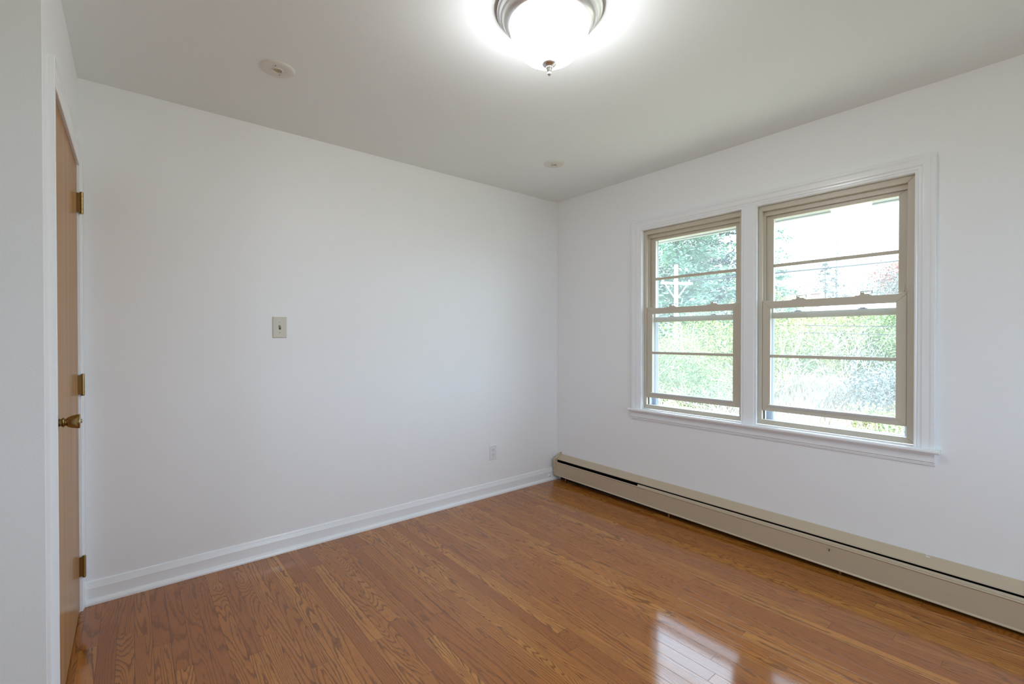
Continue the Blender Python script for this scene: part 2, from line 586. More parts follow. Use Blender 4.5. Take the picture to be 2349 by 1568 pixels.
# door casing
dc = [(0.0, 0.0), (0.0, 0.008), (0.003, 0.010), (0.007, 0.010), (0.010, 0.0085), (0.013, 0.0105), (0.022, 0.012), (0.030, 0.0145),
      (0.045, 0.0155), (0.053, 0.0155), (0.056, 0.0140), (0.057, 0.0)]
m = MB()
portal_run(m, dc, -0.943, -0.0605, 0.0, 2.022, lambda u, v, t: (-L + t, u, v))
m.box(-L - 0.074, -L + 0.001, DY0 + 0.0004, -0.936, 0, 2.026).box(-L - 0.074, -L + 0.001, -0.0665, DY1 - 0.0004, 0, 2.026)
m.box(-L - 0.074, -L + 0.001, DY0 + 0.0004, DY1 - 0.0004, 2.0225, DZ - 0.0004)
o = m.build('trim_3', M['trim'])
tag(o, 'white moulded casing around the wooden door', 'door trim', kind='structure')

# ------------------------------------------------------------------ door
door = thing('door_1', (-L, -0.0685, 0.0), 'closed flush wooden door with brass hinges and knob at the left', 'door', kind='structure')
MB().box(-L - 0.037, -L - 0.0015, -0.933, -0.0695, 0.012, 2.018).build('door_leaf', M['door'], door, bevel=0.0012)
for hz in (1.852, 1.031, 0.206):
    m = MB()
    kx, ky = -L + 0.0150, -0.0685
    hgt = 0.0465
    m.box(-L - 0.0012, -L + 0.0125, -0.0735, -0.0700, hz - hgt * 0.93, hz + hgt * 0.93)
    m.box(-L - 0.0012, -L + 0.0125, -0.0672, -0.0640, hz - hgt * 0.93, hz + hgt * 0.93)
    hp = []
    for k in range(5):
        a = -hgt + k * hgt * 0.4
        b = a + hgt * 0.4
        hp += [(0.0058, a + 0.0003), (0.0066, a + 0.0006), (0.0066, b - 0.0006), (0.0058, b - 0.0003)]
    hp = [(0.0, -hgt - 0.004), (0.005, -hgt - 0.0035), (0.0058, -hgt)] + hp + [(0.0058, hgt), (0.005, hgt + 0.003), (0.0, hgt + 0.004)]
    h = MB()
    h.lathe(hp, (kx, ky, hz), 'z', 20)
    hg = m.build('hinge', M['brass'], door)
    h.build('pin_barrel', M['brass'], hg)
kz, kyy = 0.972, -0.872
knob = MB()
knob.lathe([(0.0, 0.0), (0.031, 0.0), (0.031, 0.003), (0.027, 0.008), (0.016, 0.0105), (0.0115, 0.0115), (0.0115, 0.0150), (0.0145, 0.0165),
            (0.0155, 0.0190), (0.0145, 0.0215), (0.0118, 0.0230), (0.0116, 0.0262), (0.0145, 0.0275), (0.0165, 0.0300), (0.0195, 0.0380),
            (0.0222, 0.0480), (0.0232, 0.0550), (0.0228, 0.0575)], (-L - 0.0015, kyy, kz), 'x', 40)
kn = knob.build('door_knob', M['brass'], door)
tag(kn, 'brass tulip door knob')
MB().lathe([(0.0228, 0.0575), (0.0215, 0.0590), (0.014, 0.0600), (0.0, 0.0603)], (-L - 0.0015, kyy, kz), 'x', 40).build('knob_face', M['brass_light'], kn)
MB().lathe([(0.0065, 0.0595), (0.0065, 0.0620), (0.0050, 0.0634), (0.0, 0.0640)], (-L - 0.0015, kyy, kz), 'x', 20).build('lock_button', M['brass_light'], kn)


# ------------------------------------------------------------------ windows
def make_window(name, dy, label):
    root = thing(name, (0.02, -2.066 + dy, 0.729), label, 'window', kind='structure')
    Y = lambda v: v + dy
    # outer frame
    m = MB()
    mitred_ring(m, 0.020, 0.0445, (Y(-2.4305), Y(-1.7005)), (0.722, 2.0332), (Y(-2.4005), Y(-1.7245)), (0.751, 2.0030))
    mitred_ring(m, 0.0447, 0.0560, (Y(-2.4300), Y(-1.7010)), (0.7225, 2.0330), (Y(-2.3950), Y(-1.7340)), (0.7490, 1.9765))
    m.build('window_frame', M['taupe'], root, bevel=0.0012)
    m = MB()
    m.box(0.0562, 0.100, Y(-2.4300), Y(-2.4060), 0.7225, 2.0330).box(0.0562, 0.100, Y(-1.7240), Y(-1.7010), 0.7225, 2.0330)
    m.box(0.0562, 0.100, Y(-2.4060), Y(-1.7240), 0.7225, 0.7440).box(0.0562, 0.100, Y(-2.4060), Y(-1.7240), 1.9900, 2.0330)
    m.build('sash_track', M['storm'], root, bevel=0.0008)
    # storm frame outside
    m = MB()
    mitred_ring(m, 0.100, 0.136, (Y(-2.4300), Y(-1.7010)), (0.7225, 2.0330), (Y(-2.3830), Y(-1.7500)), (0.7460, 1.9780))
    for k in range(3):
        xx = 0.104 + k * 0.011
        m.box(xx, xx + 0.004, Y(-1.7540), Y(-1.7500), 0.7465, 1.9780).box(xx, xx + 0.004, Y(-2.3830), Y(-2.3790), 0.7465, 1.9780)
    m.build('storm_frame', M['storm'], root, bevel=0.0006)
    MB().box(0.0432, 0.0447, Y(-1.7315), Y(-1.7265), 0.7515, 0.8045).build('weatherstrip', M['rubber'], root)
    # lower sash
    m = MB()
    mitred_ring(m, 0.0250, 0.0440, (Y(-2.3990), Y(-1.7255)), (0.8050, 1.4600), (Y(-2.3570), Y(-1.7690)), (0.8420, 1.4180))
    m.prism([(Y(-2.3985), 1.4600), (Y(-2.3640), 1.4600), (Y(-2.3740), 1.4675), (Y(-2.3985), 1.4690)], lambda p, t: (t, p[0], p[1]), 0.0265, 0.0400)
    m.prism([(Y(-1.7260), 1.4600), (Y(-1.7600), 1.4600), (Y(-1.7500), 1.4650), (Y(-1.7260), 1.4665)], lambda p, t: (t, p[0], p[1]), 0.0265, 0.0400)
    low = m.build('lower_sash', M['taupe'], root, bevel=0.0012)
    MB().box(0.0290, 0.0400, Y(-2.3568), Y(-1.7692), 1.1250, 1.1425).build('muntin', M['taupe'], low, bevel=0.003, seg=3)
    MB().box(0.0335, 0.0360, Y(-2.3568), Y(-1.7692), 1.1426, 1.4178).build('pane', M['glass'], low)
    MB().box(0.0335, 0.0360, Y(-2.3568), Y(-1.7692), 0.8422, 1.1249).build('pane', M['glass'], low)
    lr = [(0.0255, 0.8290), (0.0255, 0.8450), (0.0180, 0.8462), (0.0080, 0.8455), (0.0060, 0.8440), (0.0058, 0.8405), (0.0075, 0.8395), (0.0215, 0.8395), (0.0230, 0.8300)]
    MB().prism(lr, lambda p, t: (p[0], t, p[1]), Y(-2.3500), Y(-1.7660)).build('lift_rail', M['rail_highlight'], low)
    for ly in (-1.9200, -2.2220):
        b = MB()
        b.box(0.0265, 0.0425, Y(ly - 0.0360), Y(ly + 0.0360), 1.4601, 1.4645)
        b.prism([(Y(ly - 0.030), 1.4645), (Y(ly + 0.020), 1.4645), (Y(ly + 0.012), 1.4700), (Y(ly - 0.024), 1.4700)], lambda p, t: (t, p[0], p[1]), 0.0280, 0.0410)
        b.box(0.0290, 0.0400, Y(ly - 0.004), Y(ly + 0.0135), 1.4700, 1.4790)
        lk = b.build('sash_lock', M['ivory'], low, bevel=0.001)
        q = MB()
        q.box(0.0300, 0.0400, Y(ly - 0.0380), Y(ly + 0.0130), 1.4825, 1.4855).box(0.0300, 0.0400, Y(ly - 0.0390), Y(ly - 0.0350), 1.4720, 1.4856)
        q.box(0.0300, 0.0400, Y(ly + 0.0085), Y(ly + 0.0130), 1.4785, 1.4826)
        q.build('lock_lever', M['steel'], lk, bevel=0.0008)
    # upper sash
    m = MB()
    mitred_ring(m, 0.0600, 0.0840, (Y(-2.4040), Y(-1.7275)), (1.3580, 1.9880), (Y(-2.3590), Y(-1.7730)), (1.3940, 1.9570))
    m.box(0.0620, 0.0660, Y(-2.3650), Y(-1.7670), 1.9560, 1.9630)
    up = m.build('upper_sash', M['taupe'], root, bevel=0.0014)
    MB().box(0.0640, 0.0780, Y(-2.3588), Y(-1.7732), 1.6660, 1.6850).build('muntin', M['taupe'], up, bevel=0.003, seg=3)
    MB().box(0.0705, 0.0730, Y(-2.3588), Y(-1.7732), 1.6851, 1.9568).build('pane', M['glass'], up)
    MB().box(0.0705, 0.0730, Y(-2.3588), Y(-1.7732), 1.3942, 1.6659).build('pane', M['glass'], up)
    for ly in (-1.9050, -2.2120):
        q = MB()
        q.box(0.0605, 0.0780, Y(ly - 0.0200), Y(ly + 0.0200), 1.3941, 1.3985).box(0.0605, 0.0700, Y(ly - 0.012), Y(ly + 0.012), 1.3985, 1.4030)
        q.build('lock_keeper', M['steel'], up, bevel=0.001)
    for sy in (-2.3800, -1.7480):
        q = MB()
        q.box(0.0575, 0.0602, Y(sy - 0.0055), Y(sy + 0.0055), 1.4700, 1.5130).box(0.0560, 0.0602, Y(sy - 0.003), Y(sy + 0.003), 1.4720, 1.4800)
        q.build('tilt_latch', M['taupe'], up, bevel=0.0012)
    return root


make_window('window_1', 0.81, 'narrower-looking taupe window, left of the center post, bottom sash raised a crack')
make_window('window_2', 0.0, 'taupe double-hung window, right of the center post, reflecting the ceiling lamp')

def add_fill_window(name, axis, a0, a1, pos, label):  # unseen window, added only to let in more daylight
    fn = (lambda p, t: (t, p[0], p[1])) if axis == 'x' else (lambda p, t: (p[0], t, p[1]))
    root = thing(name, fn(((a0 + a1) / 2, BZ0), pos), label, 'window', kind='structure')
    f = MB()
    mid = (a0 + a1) / 2
    for q in ([(a0, BZ0), (a1, BZ0), (a1, BZ0 + .05), (a0, BZ0 + .05)], [(a0, BZ1 - .05), (a1, BZ1 - .05), (a1, BZ1), (a0, BZ1)],
              [(a0, BZ0 + .0505), (a0 + .05, BZ0 + .0505), (a0 + .05, BZ1 - .0505), (a0, BZ1 - .0505)], [(a1 - .05, BZ0 + .0505), (a1, BZ0 + .0505), (a1, BZ1 - .0505), (a1 - .05, BZ1 - .0505)],
              [(mid - .03, BZ0 + .0505), (mid + .03, BZ0 + .0505), (mid + .03, BZ1 - .0505), (mid - .03, BZ1 - .0505)]):
        f.prism(q, fn, pos - 0.03, pos + 0.03)
    f.build('window_frame', M['taupe'], root, bevel=0.002)
    for b0, b1 in ((a0 + .0505, mid - .0305), (mid + .0305, a1 - .0505)):
        MB().prism([(b0, BZ0 + .0505), (b1, BZ0 + .0505), (b1, BZ1 - .0505), (b0, BZ1 - .0505)], fn, pos - 0.002, pos + 0.002).build('pane', M['clear'], root)


add_fill_window('fill_window_1', 'y', -2.2, -0.9, YF - 0.06, 'unseen double window added behind the viewer as fill light')
add_fill_window('fill_window_2', 'x', -3.80, -2.95, XH - 0.06, 'unseen double window added in the entry wall as fill light')

# ------------------------------------------------------------------ baseboard heater
def tz(z0, z1):
    return lambda y: z0 + (z1 - z0) * (-y / 2.8)


HY0, HY1 = -0.050, -4.0
heater = thing('baseboard_heater', (-0.035, -2.0, 0.0), 'long beige metal baseboard heater under the double window', 'heater')


def run(m, prof, y0, y1):
    """prof = [(x, z at corner, z at 2.8 m)]"""
    n = len(prof)
    a = [(x, y0, tz(p, q)(y0)) for x, p, q in prof]
    b = [(x, y1, tz(p, q)(y1)) for x, p, q in prof]
    fs = [(i, (i + 1) % n, n + (i + 1) % n, n + i) for i in range(n)] + [tuple(reversed(range(n))), tuple(range(n, 2 * n))]
    return m.add(a + b, fs)


cover = [(-0.0008, 0.2180, 0.2030), (-0.0008, 0.2235, 0.2085), (-0.0060, 0.2225, 0.2070), (-0.0520, 0.1880, 0.1710), (-0.0535, 0.1830, 0.1655),
         (-0.0520, 0.1825, 0.1650), (-0.0508, 0.1865, 0.1690), (-0.0060, 0.2195, 0.2040)]
YJ = -0.900
m = MB()
run(m, cover, HY0, YJ + 0.0006)
run(m, cover, YJ - 0.0006, HY1)
m.build('top_cover', M['beige'], heater)
front = [(-0.0660, 0.1655, 0.1440), (-0.0690, 0.1668, 0.1455), (-0.0725, 0.1650, 0.1435), (-0.0735, 0.1620, 0.1405), (-0.0715, 0.1585, 0.1370), (-0.0690, 0.1570, 0.1350),
         (-0.0680, 0.0560, 0.0260), (-0.0735, 0.0500, 0.0200), (-0.0725, 0.0470, 0.0165), (-0.0700, 0.0470, 0.0165), (-0.0660, 0.0550, 0.0250)]
m = MB()
run(m, front, HY0, YJ + 0.0005)
run(m, front, YJ - 0.0005, HY1)
m.build('front_panel', M['beige'], heater)
# damper blade, closed over most of the run
blade = [(-0.0615, 0.1580, 0.1370), (-0.0635, 0.1660, 0.1450), (-0.0585, 0.1765, 0.1575), (-0.0570, 0.1760, 0.1570), (-0.0610, 0.1660, 0.1450), (-0.0600, 0.1580, 0.1370)]
m = MB()
run(m, blade, YJ + 0.006, HY1)
m.build('damper_blade', M['beige'], heater)
back = [(-0.0006, 0.0010, 0.0010), (-0.0006, 0.2175, 0.2025), (-0.0020, 0.2175, 0.2025), (-0.0020, 0.0010, 0.0010)]
run(MB(), back, HY0, HY1).build('shade_back_plate', M['black'], heater)  # black and drawn down to the floor, shade for the gap underneath
core = MB()
core.box(-0.0565, -0.006, -0.0577, HY1, 0.060, 0.130)
core.box(-0.0500, -0.0022, -0.0577, -0.0590, 0.130, 0.180)  # black piece hides the lit end cap, shade at the slot's start
core.build('shade_fin_core', M['black'], heater)
cap = [(-0.0006, 0.2255), (-0.0070, 0.2280), (-0.0140, 0.2270), (-0.0555, 0.1955), (-0.0760, 0.1935), (-0.0790, 0.1900), (-0.0790, 0.1740), (-0.0815, 0.1720),
       (-0.0815, 0.1690), (-0.0790, 0.1670), (-0.0785, 0.1220), (-0.0715, 0.1050), (-0.0715, 0.0520), (-0.0690, 0.0460), (-0.0006, 0.0460)]
m = MB().prism(cap, lambda p, t: (p[0], t, p[1]), -0.0575, -0.0310)
m.build('end_cap', M['beige'], heater, bevel=0.0012)
m = MB().box(-0.012, -0.0008, -0.060, -0.050, 0.2262, 0.2400).box(-0.0125, -0.006, -0.0585, -0.0515, 0.2290, 0.2330)
m.build('mounting_clip', M['ivory_dark'], heater, bevel=0.001)
for by in (-0.165, -1.15, -2.15, -3.1):
    zb = tz(0.0495, 0.0195)(by)
    m = MB().box(-0.066, -0.004, by - 0.006, by + 0.006, zb, zb + 0.03).box(-0.060, -0.050, by - 0.006, by + 0.006, 0.0, zb + 0.004)
    m.build('support_bracket', M['brass'], heater)
# embossed round knockout with a turned tab, and its two dimples
ly = -2.103
zc = tz(0.1340, 0.1120)(ly)
m = MB().lathe([(0.0128, 0.0005), (0.0136, -0.0012), (0.0148, -0.0012), (0.0156, 0.0005)], (-0.0689, ly, zc - 0.004), 'x', 36)
for s in (-1, 1):
    m.lathe([(0.0034, 0.0005), (0.0026, -0.0018), (0.0, -0.0026)], (-0.0689, ly + s * 0.0115, zc + 0.0100), 'x', 14)
m.build('knockout_ring', M['beige'], heater)
MB().box(-0.0701, -0.0682, ly - 0.0025, ly + 0.0025, zc - 0.0060, zc + 0.0080).build('knockout_slot', M['slot'], heater)
MB().prism([(ly + 0.0005, zc + 0.0010), (ly + 0.0045, zc + 0.0030), (ly + 0.0045, zc + 0.0080), (ly + 0.0005, zc + 0.0070)], lambda p, t: (t, p[0], p[1]), -0.0730, -0.0690).build('knockout_tab', M['beige'], heater)
MB().lathe([(0.0025, 0.0005), (0.0020, -0.0012), (0.0, -0.0016)], (-0.0686, YJ - 0.006, 0.118), 'x', 14).build('rivet', M['beige'], heater)
m = MB().lathe([(0.0042, 0), (0.003, -0.0012), (0, -0.0016)], (-0.0030, -2.483, tz(0.2236, 0.2086)(-2.483) - 0.001), 'x', 8)
m.prism([(-0.011, -2.476), (-0.017, -2.484), (-0.016, -2.497), (-0.010, -2.490)], lambda p, t: (p[0], p[1], t), 0.2020, 0.2062)
m.build('paint_fleck', M['white_plastic'], heater)

# ------------------------------------------------------------------ ceiling lamp
LX, LY = -1.732, -1.694
lamp = thing('ceiling_lamp', (LX, LY, H), 'lit frosted bowl ceiling lamp with stepped brushed nickel rim', 'ceiling lamp')
pan = [(0.0, 0.0), (0.1900, 0.0), (0.1925, -0.003), (0.1930, -0.012), (0.1910, -0.0165), (0.1850, -0.0180), (0.1835, -0.0210), (0.1825, -0.0240),
       (0.1800, -0.0300), (0.1740, -0.0320), (0.1725, -0.0350), (0.1705, -0.0420), (0.1650, -0.0500), (0.1590, -0.0560), (0.1515, -0.0600), (0.1475, -0.0600),
       (0.1460, -0.0580), (0.1450, -0.0520)]
MB().lathe(pan, (LX, LY, H), 'z', 96).build('canopy', M['nickel'], lamp)
bowl = [(0.1450, -0.0520), (0.1445, -0.0640), (0.1430, -0.0780), (0.1390, -0.0960), (0.1325, -0.1130), (0.1230, -0.1310), (0.1100, -0.1490), (0.0930, -0.1650),
        (0.0720, -0.1775), (0.0500, -0.1855), (0.0280, -0.1895), (0.0100, -0.1905), (0.0, -0.1905)]
o = MB().lathe(bowl, (LX, LY, H), 'z', 96).build('glass_bowl', M['bowl'], lamp)
tag(o, 'glowing frosted white glass bowl')
fin = [(0.0, -0.1880), (0.0265, -0.1880), (0.0270, -0.1925), (0.0255, -0.1975), (0.0215, -0.2010), (0.0165, -0.2035), (0.0130, -0.2060), (0.0120, -0.2090), (0.0125, -0.2105), (0.0110, -0.2120),
       (0.0090, -0.2180), (0.0065, -0.2230), (0.0050, -0.2250)]
fn = MB().lathe(fin, (LX, LY, H), 'z', 40).build('finial', M['nickel'], lamp)
ball = [(0.0075 * math.sin(math.pi * i / 12), -0.2310 + 0.0075 * math.cos(math.pi * i / 12)) for i in range(13)]
MB().lathe(ball, (LX, LY, H), 'z', 24).build('finial_ball', M['nickel'], fn)


# ------------------------------------------------------------------ ceiling plates
def ceiling_plate(x, y, rot, label):
    root = thing('ceiling_plate', (x, y, H), label, 'ceiling plate', 'round ceiling plates')
    pr_ = [(0.0180, 0.004), (0.0180, -0.0050), (0.0205, -0.0062), (0.0560, -0.0056), (0.0660, -0.0045), (0.0705, -0.0022), (0.0715, 0.0)]
    MB().lathe(pr_, (x, y, H), 'z', 64).build('disc', M['plate'], root)
    MB().lathe([(0.0180, -0.0050), (0.0188, -0.0082), (0.0208, -0.0092), (0.0226, -0.0082), (0.0232, -0.0058)], (x, y, H), 'z', 48).build('collar', M['plate'], root)
    MB().lathe([(0.0185, -0.0080), (0.0180, -0.0050), (0.0165, -0.0010), (0.0100, -0.0004), (0.0, -0.0004)], (x, y, H), 'z', 40).build('socket', M['cream'], root)
    for s in (0, math.pi):
        a = rot + s
        MB().lathe([(0.0026, -0.0055), (0.0024, -0.0068), (0.0, -0.0070)], (x + 0.037 * math.cos(a), y + 0.037 * math.sin(a), H), 'z', 12).build('screw', M['slot'], root)
    return root


ceiling_plate(-2.412, -0.660, R(65), 'round white ceiling plate with a center hole, on the door side of the room')
ceiling_plate(-0.670, -0.643, R(20), 'round white ceiling plate with a center hole, near the corner beside the window wall')

# ------------------------------------------------------------------ light switch, outlet, peg
sx, sz = -2.2585, 1.304
sw = thing('light_switch', (sx, 0, sz), 'ivory toggle light switch on the long white wall', 'light switch')
plate = lambda w, h: [(-w, -h), (w, -h), (w, h), (-w, h)]
m = MB()
w, h = 0.0385, 0.0610
v = [(sx + a * w, 0.0, sz + b * h) for a, b in ((-1, -1), (1, -1), (1, 1), (-1, 1))] + [(sx + a * (w - 0.003), -0.0060, sz + b * (h - 0.003)) for a, b in ((-1, -1), (1, -1), (1, 1), (-1, 1))]
m.add(v, [(0, 1, 5, 4), (1, 2, 6, 5), (2, 3, 7, 6), (3, 0, 4, 7), (4, 5, 6, 7), (3, 2, 1, 0)])
m.build('wall_plate', M['ivory'], sw, bevel=0.001)
MB().box(sx - 0.0055, sx + 0.0055, -0.0066, -0.0055, sz - 0.0125, sz + 0.0125).build('toggle_slot', M['slot'], sw)
MB().prism([(-0.005, sz - 0.006), (-0.0175, sz + 0.0060), (-0.0165, sz + 0.0115), (-0.005, sz + 0.0080)], lambda p, t: (t, p[0], p[1]), sx - 0.0042, sx + 0.0042).build('toggle', M['ivory_dark'], sw, bevel=0.0008)
for s in (-1, 1):
    MB().lathe([(0.0030, -0.0055), (0.0028, -0.0072), (0.0, -0.0076)], (sx, 0, sz + s * 0.0300), 'y', 14).build('screw', M['ivory_dark'], sw)

ox, oz = -0.7130, 0.3365
ot = thing('power_outlet', (ox, 0, oz), 'white double power outlet low on the long wall', 'power outlet')
m = MB()
w, h = 0.0355, 0.0590
v = [(ox + a * w, 0.0, oz + b * h) for a, b in ((-1, -1), (1, -1), (1, 1), (-1, 1))] + [(ox + a * (w - 0.0045), -0.0060, oz + b * (h - 0.0045)) for a, b in ((-1, -1), (1, -1), (1, 1), (-1, 1))]
m.add(v, [(0, 1, 5, 4), (1, 2, 6, 5), (2, 3, 7, 6), (3, 0, 4, 7), (4, 5, 6, 7), (3, 2, 1, 0)])
m.build('wall_plate', M['white_plastic'], ot, bevel=0.001)
for s in (-1, 1):
    cz = oz + s * 0.0195
    pts = []
    for i in range(24):
        a = 2 * math.pi * i / 24
        pts.append((ox + 0.0165 * math.cos(a), cz + max(-0.0135, min(0.0135, 0.0165 * math.sin(a)))))
    rc = MB().prism(pts, lambda p, t: (p[0], t, p[1]), -0.0055, -0.0078).build('receptacle', M['white_plastic'], ot)
    q = MB()
    q.box(ox - 0.0075, ox - 0.0050, -0.0080, -0.0076, cz + 0.001, cz + 0.0095).box(ox + 0.0050, ox + 0.0075, -0.0080, -0.0076, cz + 0.002, cz + 0.0088)
    q.lathe([(0.0027, -0.0079), (0.0, -0.0080)], (ox, 0, cz - 0.0060), 'y', 12)
    q.build('slots', M['slot'], rc)
MB().lathe([(0.0030, -0.0055), (0.0028, -0.0070), (0.0, -0.0074)], (ox, 0, oz), 'y', 14).build('screw', M['white_plastic'], ot)

px_, pz_ = -0.108, 0.0395
pg = thing('cable_grommet', (px_, -0.0135, pz_), 'small white cable grommet with a dark hole in the baseboard beside the heater', 'cable grommet')
MB().lathe([(0.0150, 0.0), (0.0148, -0.0030), (0.0125, -0.0060), (0.0060, -0.0085), (0.0040, -0.0088)], (px_, -0.0135, pz_), 'y', 32).build('flange', M['trim'], pg)
MB().lathe([(0.0040, -0.0088), (0.0036, -0.0070), (0.0, -0.0068)], (px_, -0.0135, pz_), 'y', 16).build('hole', M['slot'], pg)

# ================================================================== OUTSIDE THE WINDOWS
rnd = random.Random(11)
M['leaf_green'] = leafy('mid_green_leaves', (0.102, 0.171, 0.061), (0.186, 0.255, 0.104), (0.277, 0.318, 0.153), 2.2)
M['leaf_yellow'] = leafy('yellow_green_leaves', (0.164, 0.228, 0.075), (0.306, 0.332, 0.128), (0.407, 0.381, 0.189), 2.0)
M['needle'] = leafy('blue_green_needles', (0.11, 0.218, 0.163), (0.218, 0.359, 0.274), (0.37, 0.481, 0.35), 1.3)
M['needle_grey'] = leafy('grey_green_needles', (0.074, 0.1, 0.1), (0.113, 0.144, 0.139), (0.156, 0.182, 0.175), 1.3)
M['leaf_red'] = leafy('red_autumn_leaves', (0.227, 0.072, 0.054), (0.284, 0.111, 0.081), (0.322, 0.176, 0.115), 1.0)
M['leaf_grey'] = leafy('silvery_leaves', (0.115, 0.144, 0.124), (0.173, 0.191, 0.173), (0.23, 0.239, 0.22), 1.0)
M['bark'] = leafy('grey_bark', (0.14, 0.125, 0.11), (0.18, 0.165, 0.15), (0.22, 0.205, 0.19), 4.0, 0.8)
M['bark_pale'] = leafy('pale_bare_twigs', (0.403, 0.37, 0.338), (0.468, 0.436, 0.403), (0.532, 0.499, 0.468), 4.0, 0.8)
M['straw'] = leafy('dry_straw', (0.37, 0.328, 0.25), (0.463, 0.413, 0.329), (0.541, 0.491, 0.408), 1.5, 0.8)
M['earth'] = leafy('leaf_littered_ground', (0.285, 0.235, 0.167), (0.385, 0.335, 0.235), (0.319, 0.351, 0.184), 1.1, 0.9)
M['pole'] = leafy('bleached_pole_wood', (0.361, 0.351, 0.341), (0.392, 0.382, 0.371), (0.413, 0.402, 0.398), 1.0, 0.8)
M['wire'] = plain('grey_cable', (0.03, 0.03, 0.035), 0.6)
M['roofing'] = leafy('pale_roof_shingles', (0.392, 0.38, 0.38), (0.43, 0.417, 0.417), (0.455, 0.443, 0.443), 2.0, 0.8)
M['brick'] = leafy('pinkish_brick', (0.276, 0.156, 0.144), (0.312, 0.186, 0.168), (0.348, 0.228, 0.21), 4.0, 0.8)
M['siding'] = leafy('pale_house_siding', (0.363, 0.341, 0.308), (0.396, 0.374, 0.341), (0.418, 0.396, 0.374), 2.0, 0.7)


def ground_z(x, y):
    z = -0.75 + 0.035 * max(0, x - 3) + 0.10 * math.sin(x * 0.7 + y * 0.5) * min(1, max(0, x - 1) / 6)
    if x > 48: z += (x - 48) ** 1.15 * 0.10
    return z


m = MB()
NX, NY = 60, 46
xs = [-34.0, -24.0, -16.0, -10.0, -6.0, -3.0] + [0.14 + 130 * (i / (NX - 7)) ** 2.0 for i in range(NX - 6)]
ys = [-40 + 110 * j / (NY - 1) for j in range(NY)]
vv = [(x, y, ground_z(x, y)) for x in xs for y in ys]
ff = [(i * NY + j, (i + 1) * NY + j, (i + 1) * NY + j + 1, i * NY + j + 1) for i in range(NX - 1) for j in range(NY - 1)]
m.add(vv, ff, True)
o = m.build('ground', M['earth'])
tag(o, 'sloping leaf-littered ground and far hill outside the windows', 'ground', kind='structure')

o = MB().box(0.1405, 0.330, -5.0, 1.5, 2.002, 2.180).box(0.322, 0.350, -5.0, 1.5, 1.994, 2.200).build('roof_eave', M['soffit'])
tag(o, 'pale painted roof eave just above the windows outside', 'eave', kind='structure')


def leaf_quad(m, p, s, q=None, aspect=0.6):
    if q is None:
        q = Vector((rnd.gauss(0, 1), rnd.gauss(0, 1), rnd.gauss(0, 1))).normalized()
    a = q.orthogonal().normalized()
    a = Matrix.Rotation(rnd.uniform(0, 6.28), 3, q) @ a
    b = q.cross(a) * s * aspect
    a = a * s
    m.add([p - a, p + b, p + a, p - b], [(0, 1, 2, 3)])


def crown(m, c, rx, rz, n, s, lumps=9, squash=1.0):
    c = Vector(c)
    cen = []
    for i in range(lumps):
        d = Vector((rnd.gauss(0, 1), rnd.gauss(0, 1), rnd.gauss(0, 1))).normalized() * rnd.uniform(0.35, 0.75)
        cen.append((Vector((d.x * rx, d.y * rx, d.z * rz)), rnd.uniform(0.35, 0.6)))
    for i in range(n):
        k, r_ = rnd.choice(cen)
        d = Vector((rnd.gauss(0, 1), rnd.gauss(0, 1), rnd.gauss(0, 1))).normalized() * r_ * rnd.uniform(0.55, 1.05)
        leaf_quad(m, c + k + Vector((d.x * rx, d.y * rx, d.z * rz)), s * rnd.uniform(0.6, 1.3))
    return m


def branches(m, p, d, ln, r, depth):
    p = Vector(p)
    pts = [p]
    dd = Vector(d).normalized()
    for i in range(4):
        dd = (dd + Vector((rnd.gauss(0, .16), rnd.gauss(0, .16), rnd.gauss(0.05, .10)))).normalized()
        pts.append(pts[-1] + dd * ln / 4)
    m.tube(pts, r, 5, r * 0.45)
    if depth > 0:
        for i in range(4):
            b = pts[rnd.choice((2, 3, 4))]
            nd = (dd * 0.8 + Vector((rnd.gauss(0, .6), rnd.gauss(0, .6), rnd.gauss(0.15, .4)))).normalized()
            branches(m, b, nd, ln * rnd.uniform(0.5, 0.72), r * 0.42, depth - 1)


def shrub(name, x, y, h, r, leafmat, label, n=1700, s=0.055, group=None):
    z = ground_z(x, y) - 0.03
    root = thing(name, (x, y, z), label, 'bush', group)
    st = MB()
    for i in range(7):
        a = rnd.uniform(0, 6.28)
        branches(st, (x + 0.08 * math.cos(a), y + 0.08 * math.sin(a), z), (0.45 * math.cos(a), 0.45 * math.sin(a), 1.0), h * 0.62, 0.016, 1)
    st.build('stems', M['bark_pale'], root, fix=False)
    m = MB()
    crown(m, (x, y, z + h * 0.52), r, h * 0.5, n, s, 11)
    m.build('foliage', leafmat, root, fix=False)
    return root


def leaf_tree(name, x, y, top, r, leafmat, label, n=2600, s=0.13, low=0.3):
    z = ground_z(x, y) - 0.05
    root = thing(name, (x, y, z), label, 'tree')
    h = top - z
    n, s = int(n * 2.2), s * 0.66
    tr = MB().tube([(x, y, z), (x + .1, y, z + h * .35), (x, y + .1, z + h * .8)], 0.16, 8, 0.05)
    for i in range(6):
        a = i * 1.05
        branches(tr, (x, y, z + h * 0.35), (math.cos(a), math.sin(a), 0.9), h * 0.4, 0.05, 1)
    tr.build('trunk', M['bark'], root, fix=False)
    m = MB()
    crown(m, (x, y, z + h * (low + (1 - low) / 2)), r, h * (1 - low) / 2, n, s, 13)
    m.build('foliage', leafmat, root, fix=False)
    return root


